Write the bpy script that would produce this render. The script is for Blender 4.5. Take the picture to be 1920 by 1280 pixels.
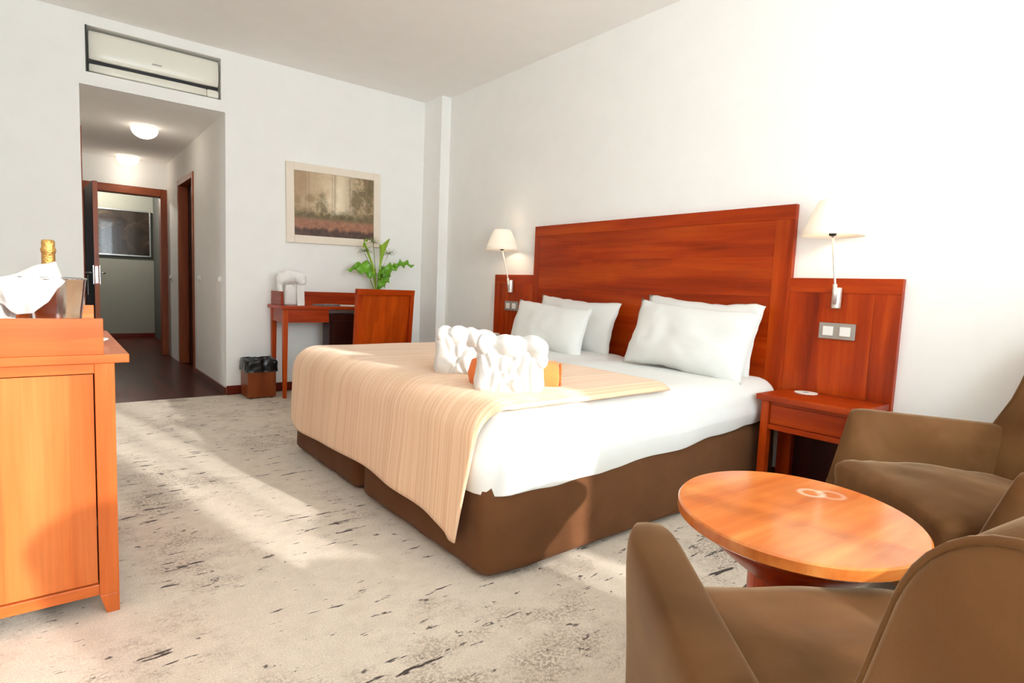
import bpy, bmesh, math, random
from mathutils import Vector, Matrix, noise, Euler
C = bpy.context.scene.collection
for o in list(bpy.data.objects): bpy.data.objects.remove(o)
random.seed(7)
PI = math.pi

# ------------------------------------------------------------------ camera, world, sun, exposure
cam = bpy.data.objects.new('camera', bpy.data.cameras.new('camera')); C.objects.link(cam)
def cam_axes(p, y, r):
    p, y, r = map(math.radians, (p, y, r))
    f = Vector((math.sin(y)*math.cos(p), math.cos(y)*math.cos(p), math.sin(p)))
    rt = Vector((math.cos(y), -math.sin(y), 0)); u = rt.cross(f)
    return rt*math.cos(r)+u*math.sin(r), -rt*math.sin(r)+u*math.cos(r), f
rt, up, fw = cam_axes(-5.207, 38.709, 2.336)
cam.matrix_world = Matrix(((rt.x, up.x, -fw.x, -3.015), (rt.y, up.y, -fw.y, -5.139), (rt.z, up.z, -fw.z, 0.967), (0, 0, 0, 1)))
cam.data.sensor_width = 36; cam.data.lens = 1088.1/1920*36; cam.data.clip_start = 0.02
bpy.context.scene.camera = cam

world = bpy.data.worlds.new('sky'); bpy.context.scene.world = world; world.use_nodes = True
bg = world.node_tree.nodes['Background']; bg.inputs[0].default_value = (0.76, 0.90, 1.0, 1); bg.inputs[1].default_value = 17.5
sun = bpy.data.objects.new('sun', bpy.data.lights.new('sun', 'SUN')); C.objects.link(sun)
sun.data.energy = 7.5; sun.data.color = (1.0, 0.97, 0.92); sun.data.angle = 0.02
SUNDIR = Vector((-0.215, 1.0, -0.30)).normalized()
sun.rotation_euler = SUNDIR.to_track_quat('-Z', 'Y').to_euler()
def portal(x0, x1, z0, z1, y):
    l = bpy.data.lights.new('window_portal', 'AREA'); o = bpy.data.objects.new('window_portal', l); C.objects.link(o)
    l.shape = 'RECTANGLE'; l.size = x1-x0; l.size_y = z1-z0; l.cycles.is_portal = True
    o.location = ((x0+x1)/2, y, (z0+z1)/2); o.rotation_euler = (PI/2, 0, 0)
WIN = [(-3.38, -1.84, 0.68, 2.60), (-1.74, -0.80, 0.60, 2.60)]
for w in WIN: portal(w[0], w[1], w[2], w[3], -6.64)
vs = bpy.context.scene.view_settings
vs.view_transform = 'Standard'; vs.look = 'None'; vs.gamma = 1; vs.exposure = 0.13; vs.use_curve_mapping = False
cy = bpy.context.scene.cycles
cy.max_bounces = 12; cy.diffuse_bounces = 7; cy.glossy_bounces = 4; cy.transparent_max_bounces = 12
cy.sample_clamp_indirect = 8; cy.caustics_reflective = False; cy.caustics_refractive = False

# ------------------------------------------------------------------ materials
def srgb(r, g, b):
    f = lambda c: (c/255/12.92 if c/255 <= .04045 else ((c/255+.055)/1.055)**2.4)
    return (f(r), f(g), f(b), 1)
class NT:
    def __init__(s, name):
        s.m = bpy.data.materials.new(name); s.m.use_nodes = True; s.t = s.m.node_tree; s.n = s.t.nodes; s.b = s.n['Principled BSDF']
    def add(s, typ, **kw):
        nd = s.n.new(typ)
        for k, v in kw.items():
            if k in nd.inputs: 
                if hasattr(v, 'is_output') or isinstance(v, bpy.types.NodeSocket): s.t.links.new(v, nd.inputs[k])
                else: nd.inputs[k].default_value = v
            else: setattr(nd, k, v)
        return nd
    def link(s, a, b): s.t.links.new(a, b)
    def coord(s, scale=(1, 1, 1), loc=(0, 0, 0), rnd=False):
        tc = s.add('ShaderNodeTexCoord'); mp = s.add('ShaderNodeMapping'); mp.inputs['Scale'].default_value = scale; mp.inputs['Location'].default_value = loc
        src = tc.outputs['Object']
        if rnd:
            oi = s.add('ShaderNodeObjectInfo'); mu = s.add('ShaderNodeMath', operation='MULTIPLY'); s.link(oi.outputs['Random'], mu.inputs[0]); mu.inputs[1].default_value = 13
            va = s.add('ShaderNodeVectorMath', operation='ADD'); s.link(src, va.inputs[0]); s.link(mu.outputs[0], va.inputs[1]); src = va.outputs[0]
        s.link(src, mp.inputs['Vector']); return mp.outputs['Vector']
    def noise(s, vec, scale=5, detail=4, rough=.55, dist=0):
        n = s.add('ShaderNodeTexNoise'); s.link(vec, n.inputs['Vector']); n.inputs['Scale'].default_value = scale; n.inputs['Detail'].default_value = detail
        n.inputs['Roughness'].default_value = rough; n.inputs['Distortion'].default_value = dist; return n.outputs['Fac']
    def ramp(s, fac, stops, interp='LINEAR'):
        r = s.add('ShaderNodeValToRGB'); s.link(fac, r.inputs[0]); e = r.color_ramp.elements; r.color_ramp.interpolation = interp
        while len(e) < len(stops): e.new(.5)
        for i, (p, c) in enumerate(stops): e[i].position = p; e[i].color = c if len(c) == 4 else (*c, 1)
        return r.outputs['Color']
    def mix(s, fac, a, b, typ='MIX'):
        m = s.add('ShaderNodeMix', data_type='RGBA', blend_type=typ)
        for v, i in ((fac, 0), (a, 6), (b, 7)):
            if isinstance(v, bpy.types.NodeSocket): s.link(v, m.inputs[i])
            else: m.inputs[i].default_value = v
        return m.outputs[2]
    def math(s, op, a, b=0):
        m = s.add('ShaderNodeMath', operation=op)
        for i, v in enumerate((a, b)):
            if isinstance(v, bpy.types.NodeSocket): s.link(v, m.inputs[i])
            else: m.inputs[i].default_value = v
        return m.outputs[0]
    def color(s, c):
        if isinstance(c, bpy.types.NodeSocket): s.link(c, s.b.inputs['Base Color'])
        else: s.b.inputs['Base Color'].default_value = c
    def set(s, **kw):
        for k, v in kw.items(): s.b.inputs[k.replace('_', ' ')].default_value = v
    def bump(s, h, strength=.2, dist=.01):
        b = s.add('ShaderNodeBump'); b.inputs['Strength'].default_value = strength; b.inputs['Distance'].default_value = dist
        s.link(h, b.inputs['Height']); s.link(b.outputs[0], s.b.inputs['Normal'])
def plain(name, col, rough=.5, metal=0, bump=None, var=.06, **kw):
    t = NT(name); v = t.coord()
    n = t.noise(v, 6, 3)
    a = tuple(c*(1-var) for c in col[:3])+(1,); b = tuple(min(1, c*(1+var)) for c in col[:3])+(1,)
    t.color(t.ramp(n, [(.3, a), (.7, b)])); t.set(Roughness=rough, Metallic=metal, **kw)
    if bump: t.bump(t.noise(v, bump[0], 4), bump[1], bump[2])
    return t.m
def wood(name, dark, mid, light, axis='z', rough=.34, coat=.06, across=9, board=0, spec=.22):
    t = NT(name); i = 'xyz'.index(axis)
    sc = [across]*3; sc[i] = across*.09
    v = t.coord(tuple(sc), rnd=True)
    n = t.noise(v, 1.0, 5, .6, .5)
    col = t.ramp(n, [(.25, dark), (.5, mid), (.75, light)])
    sf = [90]*3; sf[i] = 2.2
    f = t.noise(t.coord(tuple(sf), rnd=True), 1.0, 3, .6)
    col = t.mix(.35, col, t.ramp(f, [(.3, (.62, .55, .5)), (.6, (1, 1, 1))]), 'MULTIPLY')
    if board:
        sb = [1/board]*3; sb[i] = 1/(board*7)
        wv = t.add('ShaderNodeTexVoronoi', distance='CHEBYCHEV'); t.link(t.coord(tuple(sb), rnd=True), wv.inputs['Vector']); wv.inputs['Scale'].default_value = 1
        bw = t.add('ShaderNodeRGBToBW'); t.link(wv.outputs['Color'], bw.inputs[0])
        col = t.mix(.5, col, t.ramp(bw.outputs[0], [(.2, (.72, .66, .6)), (.8, (1.12, 1.1, 1.08))]), 'MULTIPLY')
    t.color(col); t.set(Roughness=rough, Coat_Weight=coat, Coat_Roughness=.12, Specular_IOR_Level=spec)
    t.bump(f, .05, .002)
    return t.m
def cherry(ax, board=0): return wood('cherry_wood_'+ax+('_boards' if board else ''), srgb(118, 30, 2), srgb(168, 54, 4), srgb(196, 80, 14), ax, board=board)
W = {a: cherry(a) for a in 'xyz'}; WB = {a: cherry(a, .11) for a in 'xyz'}
def honey(ax, b=0): return wood('honey_cherry_wood_'+ax+('_boards' if b else ''), srgb(178, 78, 32), srgb(203, 104, 48), srgb(216, 128, 70), ax, rough=.3, across=6, board=b, coat=.2)
HW = {a: honey(a) for a in 'xyz'}; HWB = {a: honey(a, .14) for a in 'xyz'}
M = {}
M['orangewood'] = wood('orange_cherry_wood', srgb(150, 50, 4), srgb(188, 72, 8), srgb(208, 94, 20), 'z', rough=.34, coat=.06, board=.13)
M['wall'] = plain('white_wall_paint', srgb(249, 247, 243), .85, bump=(180, .04, .002), var=.012)
M['ceiling'] = plain('white_ceiling_paint', srgb(250, 247, 243), .9, var=.012)
M['skirting'] = wood('skirting_wood', srgb(70, 18, 6), srgb(98, 28, 10), srgb(122, 40, 16), 'x')
M['skirting_y'] = wood('skirting_wood_y', srgb(70, 18, 6), srgb(98, 28, 10), srgb(122, 40, 16), 'y')
M['hallfloor'] = wood('dark_parquet', srgb(44, 12, 5), srgb(68, 20, 8), srgb(92, 32, 13), 'y', rough=.32, coat=.04, board=.07, spec=.12)
M['doorwood'] = wood('door_wood', srgb(110, 46, 18), srgb(150, 72, 36), srgb(172, 92, 50), 'z', rough=.4)
M['doorwood_x'] = wood('door_wood_x', srgb(110, 46, 18), srgb(150, 72, 36), srgb(172, 92, 50), 'x', rough=.4)
M['leafedge'] = wood('leaf_edge_wood', srgb(176, 84, 46), srgb(200, 108, 66), srgb(214, 126, 82), 'z')
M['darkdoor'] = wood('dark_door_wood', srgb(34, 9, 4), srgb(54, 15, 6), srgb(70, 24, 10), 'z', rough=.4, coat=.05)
M['chrome'] = plain('chrome', (.78, .78, .78, 1), .16, 1, var=.01)
M['steel'] = plain('satin_steel', (.55, .55, .54, 1), .32, 1, var=.02)
M['white'] = plain('white_plastic', srgb(238, 236, 230), .4, var=.01)
M['acwhite'] = plain('cream_plastic', srgb(240, 236, 222), .3, var=.01)
M['lampmetal'] = plain('brushed_nickel', (.80, .77, .70, 1), .45, .7, var=.02)
M['black'] = plain('black_plastic', srgb(14, 14, 15), .35, var=.2)
M['greyplate'] = plain('silver_switch_plate', srgb(172, 168, 160), .35, .6, var=.02)
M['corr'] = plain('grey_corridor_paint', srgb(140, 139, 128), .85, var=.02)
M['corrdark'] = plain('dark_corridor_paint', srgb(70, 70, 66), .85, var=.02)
M['paper'] = plain('paper', srgb(236, 232, 226), .8, var=.02)
M['ink'] = plain('grey_ink', srgb(120, 118, 116), .8)
def cloth(name, col, rough=.9, sheen=.2, bs=220, bst=.15, var=.04, wr=0):
    t = NT(name); v = t.coord(); n = t.noise(v, 9, 3)
    a = tuple(c*(1-var) for c in col[:3])+(1,); b = tuple(min(1, c*(1+var)) for c in col[:3])+(1,)
    t.color(t.ramp(n, [(.3, a), (.7, b)])); t.set(Roughness=rough, Sheen_Weight=sheen, Specular_IOR_Level=.2)
    f = t.noise(v, bs, 3)
    if wr: f = t.math('ADD', t.math('MULTIPLY', f, .25), t.math('MULTIPLY', t.noise(v, wr, 5, .6, 1.2), 2.2))
    t.bump(f, bst, .004); return t.m
M['linen'] = cloth('white_cotton', srgb(229, 228, 223), bs=400, bst=.25, var=.01, wr=7)
M['terry'] = cloth('white_terry', srgb(218, 215, 210), bs=500, bst=.55, var=.01, wr=11)
M['orange'] = cloth('orange_terry', srgb(240, 130, 70), bs=420, bst=.5)
M['skirt'] = cloth('brown_skirt_fabric', srgb(100, 63, 36), bs=500, bst=.3, var=.08, wr=5, sheen=.04)
def velvet():
    t = NT('brown_velour'); v = t.coord(rnd=True)
    n = t.noise(v, 4, 3, .5, .4)
    t.color(t.ramp(n, [(.3, srgb(88, 57, 31)), (.55, srgb(108, 72, 41)), (.75, srgb(126, 88, 54))]))
    t.set(Roughness=.85, Sheen_Weight=.5, Sheen_Roughness=.3, Specular_IOR_Level=.15); t.b.inputs['Sheen Tint'].default_value = srgb(224, 196, 162)
    t.bump(t.noise(v, 300, 3), .12, .002); return t.m
M['velvet'] = velvet(); M['darkseat'] = cloth('dark_seat_fabric', srgb(52, 34, 24))
def peach():
    t = NT('peach_striped_weave'); v = t.coord((.6, 95, .6))
    s1 = t.noise(v, 1.0, 3, .7)
    c = t.ramp(s1, [(.32, srgb(222, 174, 134)), (.5, srgb(236, 197, 160)), (.68, srgb(245, 213, 180))])
    w = t.noise(t.coord((.3, 16, .3)), 1.0, 2)
    c = t.mix(.35, c, t.ramp(w, [(.35, (.88, .85, .82)), (.62, (1.05, 1.05, 1.05))]), 'MULTIPLY')
    t.color(c); t.set(Roughness=.8, Sheen_Weight=.25, Specular_IOR_Level=.25); t.bump(s1, .35, .003); return t.m
M['peach'] = peach()
def carpet():
    t = NT('distressed_carpet'); v = t.coord()
    big = t.noise(t.coord((1.0, .8, 1)), 2.0, 5, .65)
    spk = t.noise(v, 95, 3, .75); fine = t.noise(v, 260, 2)
    base = t.ramp(fine, [(.3, srgb(206, 192, 174)), (.7, srgb(238, 226, 210))])
    mott = t.noise(v, 14, 5, .7)
    base = t.mix(.6, base, t.ramp(mott, [(.35, (.86, .84, .82)), (.6, (1.03, 1.03, 1.03))]), 'MULTIPLY')
    blk = t.noise(t.coord((5, 8, 1)), 1, 4, .7)
    m1 = t.ramp(t.math('ADD', t.math('MULTIPLY', big, .7), t.math('MULTIPLY', blk, .45)), [(.575, (0, 0, 0)), (.69, (1, 1, 1))])
    m2 = t.ramp(spk, [(.44, (0, 0, 0)), (.56, (1, 1, 1))])
    k = t.math('MULTIPLY', m1, m2)
    c = t.mix(t.math('MULTIPLY', k, .68), base, srgb(134, 112, 94))
    # faint thin grey-brown scratches everywhere
    s1 = t.ramp(t.math('ADD', t.math('MULTIPLY', t.noise(t.coord((18, 46, 1), (5, 2, 0)), 1, 4, .7), .8), t.math('MULTIPLY', blk, .3)), [(.672, (0, 0, 0)), (.725, (1, 1, 1))])
    c = t.mix(t.math('MULTIPLY', s1, .7), c, srgb(128, 110, 96))
    # sparse dark woven dashes and tufts running across the room
    d1 = t.noise(t.coord((6.5, 33, 1), (3, 1, 0)), 1, 5, .62)
    d2 = t.noise(t.coord((2.4, 2.6, 1), (9, 4, 0)), 1, 3)
    md = t.ramp(t.math('ADD', t.math('MULTIPLY', d1, .85), t.math('MULTIPLY', d2, .30)), [(.69, (0, 0, 0)), (.715, (1, 1, 1))])
    c = t.mix(md, c, srgb(76, 66, 60))
    d3 = t.noise(t.coord((17, 26, 1), (1, 7, 0)), 1, 4, .6)
    md3 = t.ramp(t.math('ADD', t.math('MULTIPLY', d3, .8), t.math('MULTIPLY', big, .28)), [(.665, (0, 0, 0)), (.69, (1, 1, 1))])
    c = t.mix(t.math('MULTIPLY', md3, .9), c, srgb(88, 76, 68))
    t.color(c); t.set(Roughness=.95, Specular_IOR_Level=.1, Sheen_Weight=.1)
    t.bump(fine, .5, .006); return t.m
M['carpet'] = carpet()
def glass(name, col=(1, 1, 1, 1)):
    t = NT(name); t.color(col); t.set(Roughness=.02, Transmission_Weight=1, IOR=1.45); return t.m
M['glass'] = glass('clear_glass')
def pane():
    t = NT('window_glass'); tr = t.add('ShaderNodeBsdfTransparent'); gl = t.add('ShaderNodeBsdfGlossy'); gl.inputs['Roughness'].default_value = .02
    fr = t.add('ShaderNodeFresnel'); fr.inputs[0].default_value = 1.3; mx = t.add('ShaderNodeMixShader')
    t.link(fr.outputs[0], mx.inputs[0]); t.link(tr.outputs[0], mx.inputs[1]); t.link(gl.outputs[0], mx.inputs[2]); t.link(mx.outputs[0], t.n['Material Output'].inputs[0]); return t.m
M['pane'] = pane(); M['sunblock'] = plain('pale_sun_block', srgb(226, 224, 220), .8)
def sheer(name, f):
    t = NT(name); tr = t.add('ShaderNodeBsdfTransparent'); tl = t.add('ShaderNodeBsdfTranslucent'); df = t.add('ShaderNodeBsdfDiffuse')
    for d in (tl, df): d.inputs['Color'].default_value = srgb(244, 240, 230)
    m1 = t.add('ShaderNodeMixShader'); m1.inputs[0].default_value = .3; t.link(tl.outputs[0], m1.inputs[1]); t.link(df.outputs[0], m1.inputs[2])
    m2 = t.add('ShaderNodeMixShader'); t.link(tr.outputs[0], m2.inputs[1]); t.link(m1.outputs[0], m2.inputs[2])
    n = t.noise(t.coord((17, .1, .12)), 1, 3, .6); t.link(t.ramp(n, [(.36, (f-.28,)*3), (.46, (f-.02,)*3), (.62, (f+.22,)*3)]), m2.inputs[0])
    t.link(m2.outputs[0], t.n['Material Output'].inputs[0]); return t.m
M['sheer'] = sheer('sheer_curtain_voile', .50)
def lampshade(name, e, col=(1, .86, .68)):
    t = NT(name); t.color(srgb(244, 232, 214)); t.set(Roughness=.6, Emission_Strength=e); t.b.inputs['Emission Color'].default_value = (*col, 1)
    v = t.noise(t.coord(), 30, 2); t.bump(v, .05, .001); return t.m
M['shade'] = lampshade('lit_cream_shade', .22, (1, .86, .66)); M['dome'] = lampshade('lit_opal_glass', 2.2, (1, .93, .82))

# ------------------------------------------------------------------ helpers
def new(name, me, mat, parent=None, loc=None):
    o = bpy.data.objects.new(name, me); C.objects.link(o)
    if mat is not None and not me.materials: me.materials.append(mat)
    if parent is not None: o.parent = parent
    if loc is not None: o.location = loc
    return o
def obj(name, bm, mat, parent=None, bev=0, smooth=False, sub=0, loc=None, seg=2):
    bmesh.ops.recalc_face_normals(bm, faces=bm.faces)
    me = bpy.data.meshes.new(name); bm.to_mesh(me); bm.free()
    if smooth:
        for p in me.polygons: p.use_smooth = True
    o = new(name, me, mat, parent, loc)
    if bev:
        m = o.modifiers.new('bevel', 'BEVEL'); m.width = bev; m.segments = seg; m.limit_method = 'ANGLE'; m.angle_limit = math.radians(40)
    if sub:
        m = o.modifiers.new('subdivision', 'SUBSURF'); m.levels = sub; m.render_levels = sub
    return o
def thing(name, label, cat, loc=(0, 0, 0), rz=0, group=None):
    o = bpy.data.objects.new(name, None); C.objects.link(o); o.location = loc; o.rotation_euler = (0, 0, rz); o.empty_display_size = .05
    o['label'] = label; o['category'] = cat
    if group: o['group'] = group
    return o
def tag(o, label, cat, group=None):
    o['label'] = label; o['category'] = cat
    if group: o['group'] = group
    return o
def struct(o, label=None):
    o['kind'] = 'structure'
    if label: o['label'] = label
    return o
def BM(): return bmesh.new()
def box(bm, x0, x1, y0, y1, z0, z1, taper=None):
    v = [bm.verts.new((x, y, z)) for z in (z0, z1) for y in (y0, y1) for x in (x0, x1)]
    for f in ((0, 2, 3, 1), (4, 5, 7, 6), (0, 1, 5, 4), (2, 6, 7, 3), (0, 4, 6, 2), (1, 3, 7, 5)): bm.faces.new([v[i] for i in f])
    return v
def bx(*a):
    bm = BM(); box(bm, *a); return bm
def lathe(prof, n=40, cap=True, center=(0, 0)):
    bm = BM(); rings = []
    for r, z in prof: rings.append([bm.verts.new((center[0]+r*math.cos(2*PI*i/n), center[1]+r*math.sin(2*PI*i/n), z)) for i in range(n)])
    for a, b in zip(rings, rings[1:]):
        for i in range(n): bm.faces.new((a[i], a[(i+1) % n], b[(i+1) % n], b[i]))
    if cap: bm.faces.new(rings[0][::-1]); bm.faces.new(rings[-1])
    return bm
def tube(pts, r, n=10, bm=None, r1=None):
    bm = bm or BM(); pts = [Vector(p) for p in pts]; rings = []
    for i, p in enumerate(pts):
        d = (pts[min(i+1, len(pts)-1)]-pts[max(i-1, 0)]).normalized()
        a = d.cross(Vector((0, 0, 1)) if abs(d.z) < .95 else Vector((1, 0, 0))).normalized(); b = d.cross(a)
        rr = r if r1 is None else r+(r1-r)*i/(len(pts)-1)
        rings.append([bm.verts.new(p+a*rr*math.cos(2*PI*k/n)+b*rr*math.sin(2*PI*k/n)) for k in range(n)])
    for x, y in zip(rings, rings[1:]):
        for k in range(n): bm.faces.new((x[k], x[(k+1) % n], y[(k+1) % n], y[k]))
    bm.faces.new(rings[0][::-1]); bm.faces.new(rings[-1]); return bm
def grid(fn, nu, nv, bm=None):
    bm = bm or BM(); vs_ = [[bm.verts.new(fn(i/nu, j/nv)) for j in range(nv+1)] for i in range(nu+1)]
    for i in range(nu):
        for j in range(nv): bm.faces.new((vs_[i][j], vs_[i+1][j], vs_[i+1][j+1], vs_[i][j+1]))
    return bm
def nz(p, s=1, o=0): return noise.noise(Vector((p[0]*s+o, p[1]*s+o*1.7, p[2]*s-o)))
def rbox(x0, x1, y0, y1, z0, z1, r, n, fn=None, skip_bottom=False, skip_top=False):
    """rounded box from a subdivided box; fn(p, normal) may move each point"""
    bm = BM(); box(bm, x0, x1, y0, y1, z0, z1)
    bmesh.ops.subdivide_edges(bm, edges=bm.edges[:], cuts=n, use_grid_fill=True)
    if skip_bottom: bmesh.ops.delete(bm, geom=[f for f in bm.faces if all(abs(v.co.z-z0) < 1e-6 for v in f.verts)], context='FACES')
    if skip_top: bmesh.ops.delete(bm, geom=[f for f in bm.faces if all(abs(v.co.z-z1) < 1e-6 for v in f.verts)], context='FACES')
    rx, ry, rz_ = (r, r, r) if not isinstance(r, tuple) else r
    for v in bm.verts:
        p = v.co.copy()
        c = Vector((min(max(p.x, x0+rx), x1-rx), min(max(p.y, y0+ry), y1-ry), min(max(p.z, z0+rz_ if not skip_bottom else z0), z1-rz_ if not skip_top else z1)))
        d = Vector(((p.x-c.x)/rx, (p.y-c.y)/ry, (p.z-c.z)/rz_))
        nrm = Vector((d.x/rx, d.y/ry, d.z/rz_)).normalized() if d.length > 1e-9 else Vector((0, 0, 1))
        if d.length > 1e-9: d.normalize(); p = c+Vector((d.x*rx, d.y*ry, d.z*rz_))
        v.co = fn(p, nrm) if fn else p
    return bm
def blob(name, prims, voxel, mat, parent=None, smooth=8, loc=None):
    """soft form: ellipsoids (centre, radii, rotation) fused by a voxel remesh"""
    bm = BM()
    for c, r, e in prims:
        m = Matrix.Translation(c) @ Euler(e).to_matrix().to_4x4() @ Matrix.Diagonal((*r, 1))
        bmesh.ops.create_icosphere(bm, subdivisions=3, radius=1, matrix=m)
    o = obj(name, bm, mat, parent, loc=loc)
    m = o.modifiers.new('remesh', 'REMESH'); m.mode = 'VOXEL'; m.voxel_size = voxel; m.use_smooth_shade = True
    m = o.modifiers.new('smooth', 'SMOOTH'); m.factor = .5; m.iterations = smooth
    return o
def dup(root, loc, rz=None, label=None):
    r = root.copy(); C.objects.link(r); r.location = loc
    if rz is not None: r.rotation_euler = (0, 0, rz)
    if label: r['label'] = label
    for ch in list(root.children):
        c = ch.copy(); C.objects.link(c); c.parent = r
        for g in ch.children:
            d = g.copy(); C.objects.link(d); d.parent = c
    return r
def smoothstep(a, b, x):
    t = min(1, max(0, (x-a)/(b-a))); return t*t*(3-2*t)

# ------------------------------------------------------------------ room shell
H = 2.73; XL = -3.47; YW = -6.40; HLx, HRx, HT, HE = -2.814, -1.888, 2.257, 2.92
struct(obj('floor', bx(XL, 0, YW-.25, 0, -.06, 0), M['carpet']), 'beige distressed carpet with brown flecks')
struct(obj('floor_hallway', bx(-3.6, HRx+.6, 0, 5.6, -.06, 0), M['hallfloor']), 'dark reddish parquet floor of the entrance hallway')
struct(obj('ceiling', bx(XL-.1, .1, YW-.25, .3, H, H+.1), M['ceiling']))
struct(obj('wall_right', bx(0, .12, YW-.25, .12, 0, H), M['wall']), 'white wall behind the headboard')
struct(obj('wall_left', bx(XL-.12, XL, YW-.25, .12, 0, H), M['wall']))
# back wall with hallway opening and AC recess
ACx0, ACx1, ACz0, ACz1 = -2.774, -1.917, 2.345, 2.657
bw = BM()
box(bw, XL, HLx, 0, .12, 0, H); box(bw, HRx, 0, 0, .12, 0, H)
box(bw, HLx, HRx, 0, .12, HT, ACz0); box(bw, HLx, HRx, 0, .12, ACz1, H); box(bw, HLx, ACx0, 0, .12, ACz0, ACz1); box(bw, ACx1, HRx, 0, .12, ACz0, ACz1)
box(bw, ACx0-.03, ACx1+.03, .26, .30, ACz0-.03, ACz1+.03)
box(bw, ACx0-.03, ACx0, .12, .27, ACz0, ACz1); box(bw, ACx1, ACx1+.03, .12, .27, ACz0, ACz1); box(bw, ACx0, ACx1, .12, .27, ACz1, ACz1+.03); box(bw, ACx0, ACx1, .12, .27, ACz0-.03, ACz0)
struct(obj('wall_back', bw, M['wall']), 'white wall with the hallway opening and the air conditioner niche')
struct(obj('trim_1', bx(-.10, 0, -.315, 0, 0, H), M['wall']), 'white boxed pillar in the room corner')
struct(obj('baseboard_back', bx(HRx, -.10, -.015, 0, 0, .075), M['skirting'], bev=.003), 'dark wooden baseboard')
struct(obj('baseboard_right', bx(-.015, 0, YW, -.315, 0, .075), M['skirting_y'], bev=.003))
struct(obj('baseboard_left', bx(XL, XL+.015, YW, 0, 0, .075), M['skirting_y'], bev=.003))
# hallway
hw = BM()
box(hw, HRx, HRx+.12, .12, 1.33, 0, HT); box(hw, HRx, HRx+.12, 2.10, HE, 0, HT); box(hw, HRx, HRx+.12, 1.33, 2.10, 1.93, HT)
box(hw, HRx+.125, HRx+.2, 1.2, 2.2, 0, HT)
struct(obj('wall_hallway_right', hw, M['wall']))
hl = BM(); box(hl, HLx-.12, HLx, .25, HE, 0, HT); box(hl, HLx-.12, HLx, .12, .25, 1.99, HT)
struct(obj('wall_hallway_left', hl, M['wall']))
struct(obj('ceiling_hallway', bx(HLx-.12, HRx+.12, .12, HE+.12, HT, HT+.06), M['ceiling']))
DX0, DX1, DZ = -2.62, -1.955, 1.87
he = BM(); box(he, HLx-.12, DX0-.08, HE, HE+.12, 0, HT); box(he, DX0-.08, HRx+.12, HE, HE+.12, DZ+.09, HT); box(he, DX1+.07, HRx+.12, HE, HE+.12, 0, DZ+.09)
struct(obj('wall_hallway_end', he, M['wall']))
struct(obj('baseboard_hallway', bx(HRx-.012, HRx, .0, 1.25, 0, .06), M['skirting_y'], bev=.002))
fr = thing('door_1', 'open entrance door in a reddish wood frame at the hallway end', 'door'); del fr['category']; struct(fr)
obj('door_frame', bx(DX1, DX1+.075, HE-.02, HE+.13, 0, DZ+.085), M['doorwood'], fr, bev=.004)
obj('door_frame', bx(DX0-.075, DX0, HE-.02, HE+.13, 0, DZ+.085), M['doorwood'], fr, bev=.004)
obj('door_frame', bx(DX0, DX1, HE-.02, HE+.13, DZ, DZ+.085), M['doorwood_x'], fr, bev=.004)
lf = bpy.data.objects.new('door_leaf', None)
leafY0, leafY1 = 2.07, 2.88
leaf = obj('door_leaf', bx(-.042, 0, 0, leafY1-leafY0, .008, DZ-.005), M['darkdoor'], fr, bev=.002, loc=(-2.606, leafY0, 0))
leaf.rotation_euler = (0, 0, math.radians(2.5))
obj('leaf_edge', bx(-.041, -.001, -.003, 0, .01, DZ-.007), M['leafedge'], leaf)
obj('lock_plate', bx(-.034, -.012, -.006, -.003, .85, 1.02), M['chrome'], leaf)
for sx in (-1, 1):
    xo = -.050 if sx < 0 else .002
    obj('lock_plate', bx(xo, xo+.008, .02, .075, .84, 1.03), M['chrome'], leaf, bev=.002)
    x1 = -.045 if sx < 0 else .004
    obj('door_handle', tube([(x1, .05, .955), (x1+sx*.045, .05, .955), (x1+sx*.05, .07, .955), (x1+sx*.05, .16, .955)], .009), M['chrome'], leaf, smooth=True)
sg = tag(obj('door_hanger', bx(-2.700, -2.697, 2.13, 2.21, .73, .93), M['paper'], bev=.001), 'white paper hanger on the handle of the open entrance door', 'sign')
# bathroom door on the right
d2 = thing('door_2', 'dark wooden door in the right hallway wall', 'door'); del d2['category']; struct(d2)
obj('door_frame', bx(HRx-.012, HRx+.125, 1.29, 1.345, 0, 1.97), M['doorwood'], d2, bev=.003)
obj('door_frame', bx(HRx-.012, HRx+.125, 2.085, 2.14, 0, 1.97), M['doorwood'], d2, bev=.003)
obj('door_frame', bx(HRx-.012, HRx+.125, 1.345, 2.085, 1.915, 1.97), M['doorwood'], d2, bev=.003)
obj('door_leaf', bx(HRx+.08, HRx+.12, 1.345, 2.085, .01, 1.915), M['darkdoor'], d2)
d3 = thing('door_3', 'wooden door casing at the left edge of the hallway opening', 'door'); del d3['category']; struct(d3)
obj('door_frame', bx(HLx-.12, HLx+.012, .14, .25, 0, 2.0), M['doorwood'], d3, bev=.003)
# corridor beyond
CY = 5.30
cw = BM(); box(cw, -3.5, -1.2, CY, CY+.1, 0, 2.5); box(cw, -3.5, HLx-.12, HE, HE+.12, 0, 2.5); box(cw, HRx+.12, -1.2, HE, HE+.12, 0, 2.5); box(cw, -3.5, -1.2, HE, HE+.12, HT, 2.5)
struct(obj('wall_corridor', cw, M['corr']))
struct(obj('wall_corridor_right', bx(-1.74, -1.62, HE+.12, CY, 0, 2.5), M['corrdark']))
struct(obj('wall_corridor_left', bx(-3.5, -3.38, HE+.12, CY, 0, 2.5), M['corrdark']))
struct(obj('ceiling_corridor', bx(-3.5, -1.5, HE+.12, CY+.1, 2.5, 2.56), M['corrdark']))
struct(obj('baseboard_corridor', bx(-3.38, -1.74, CY-.015, CY, 0, .06), M['skirting'], bev=.002))

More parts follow.
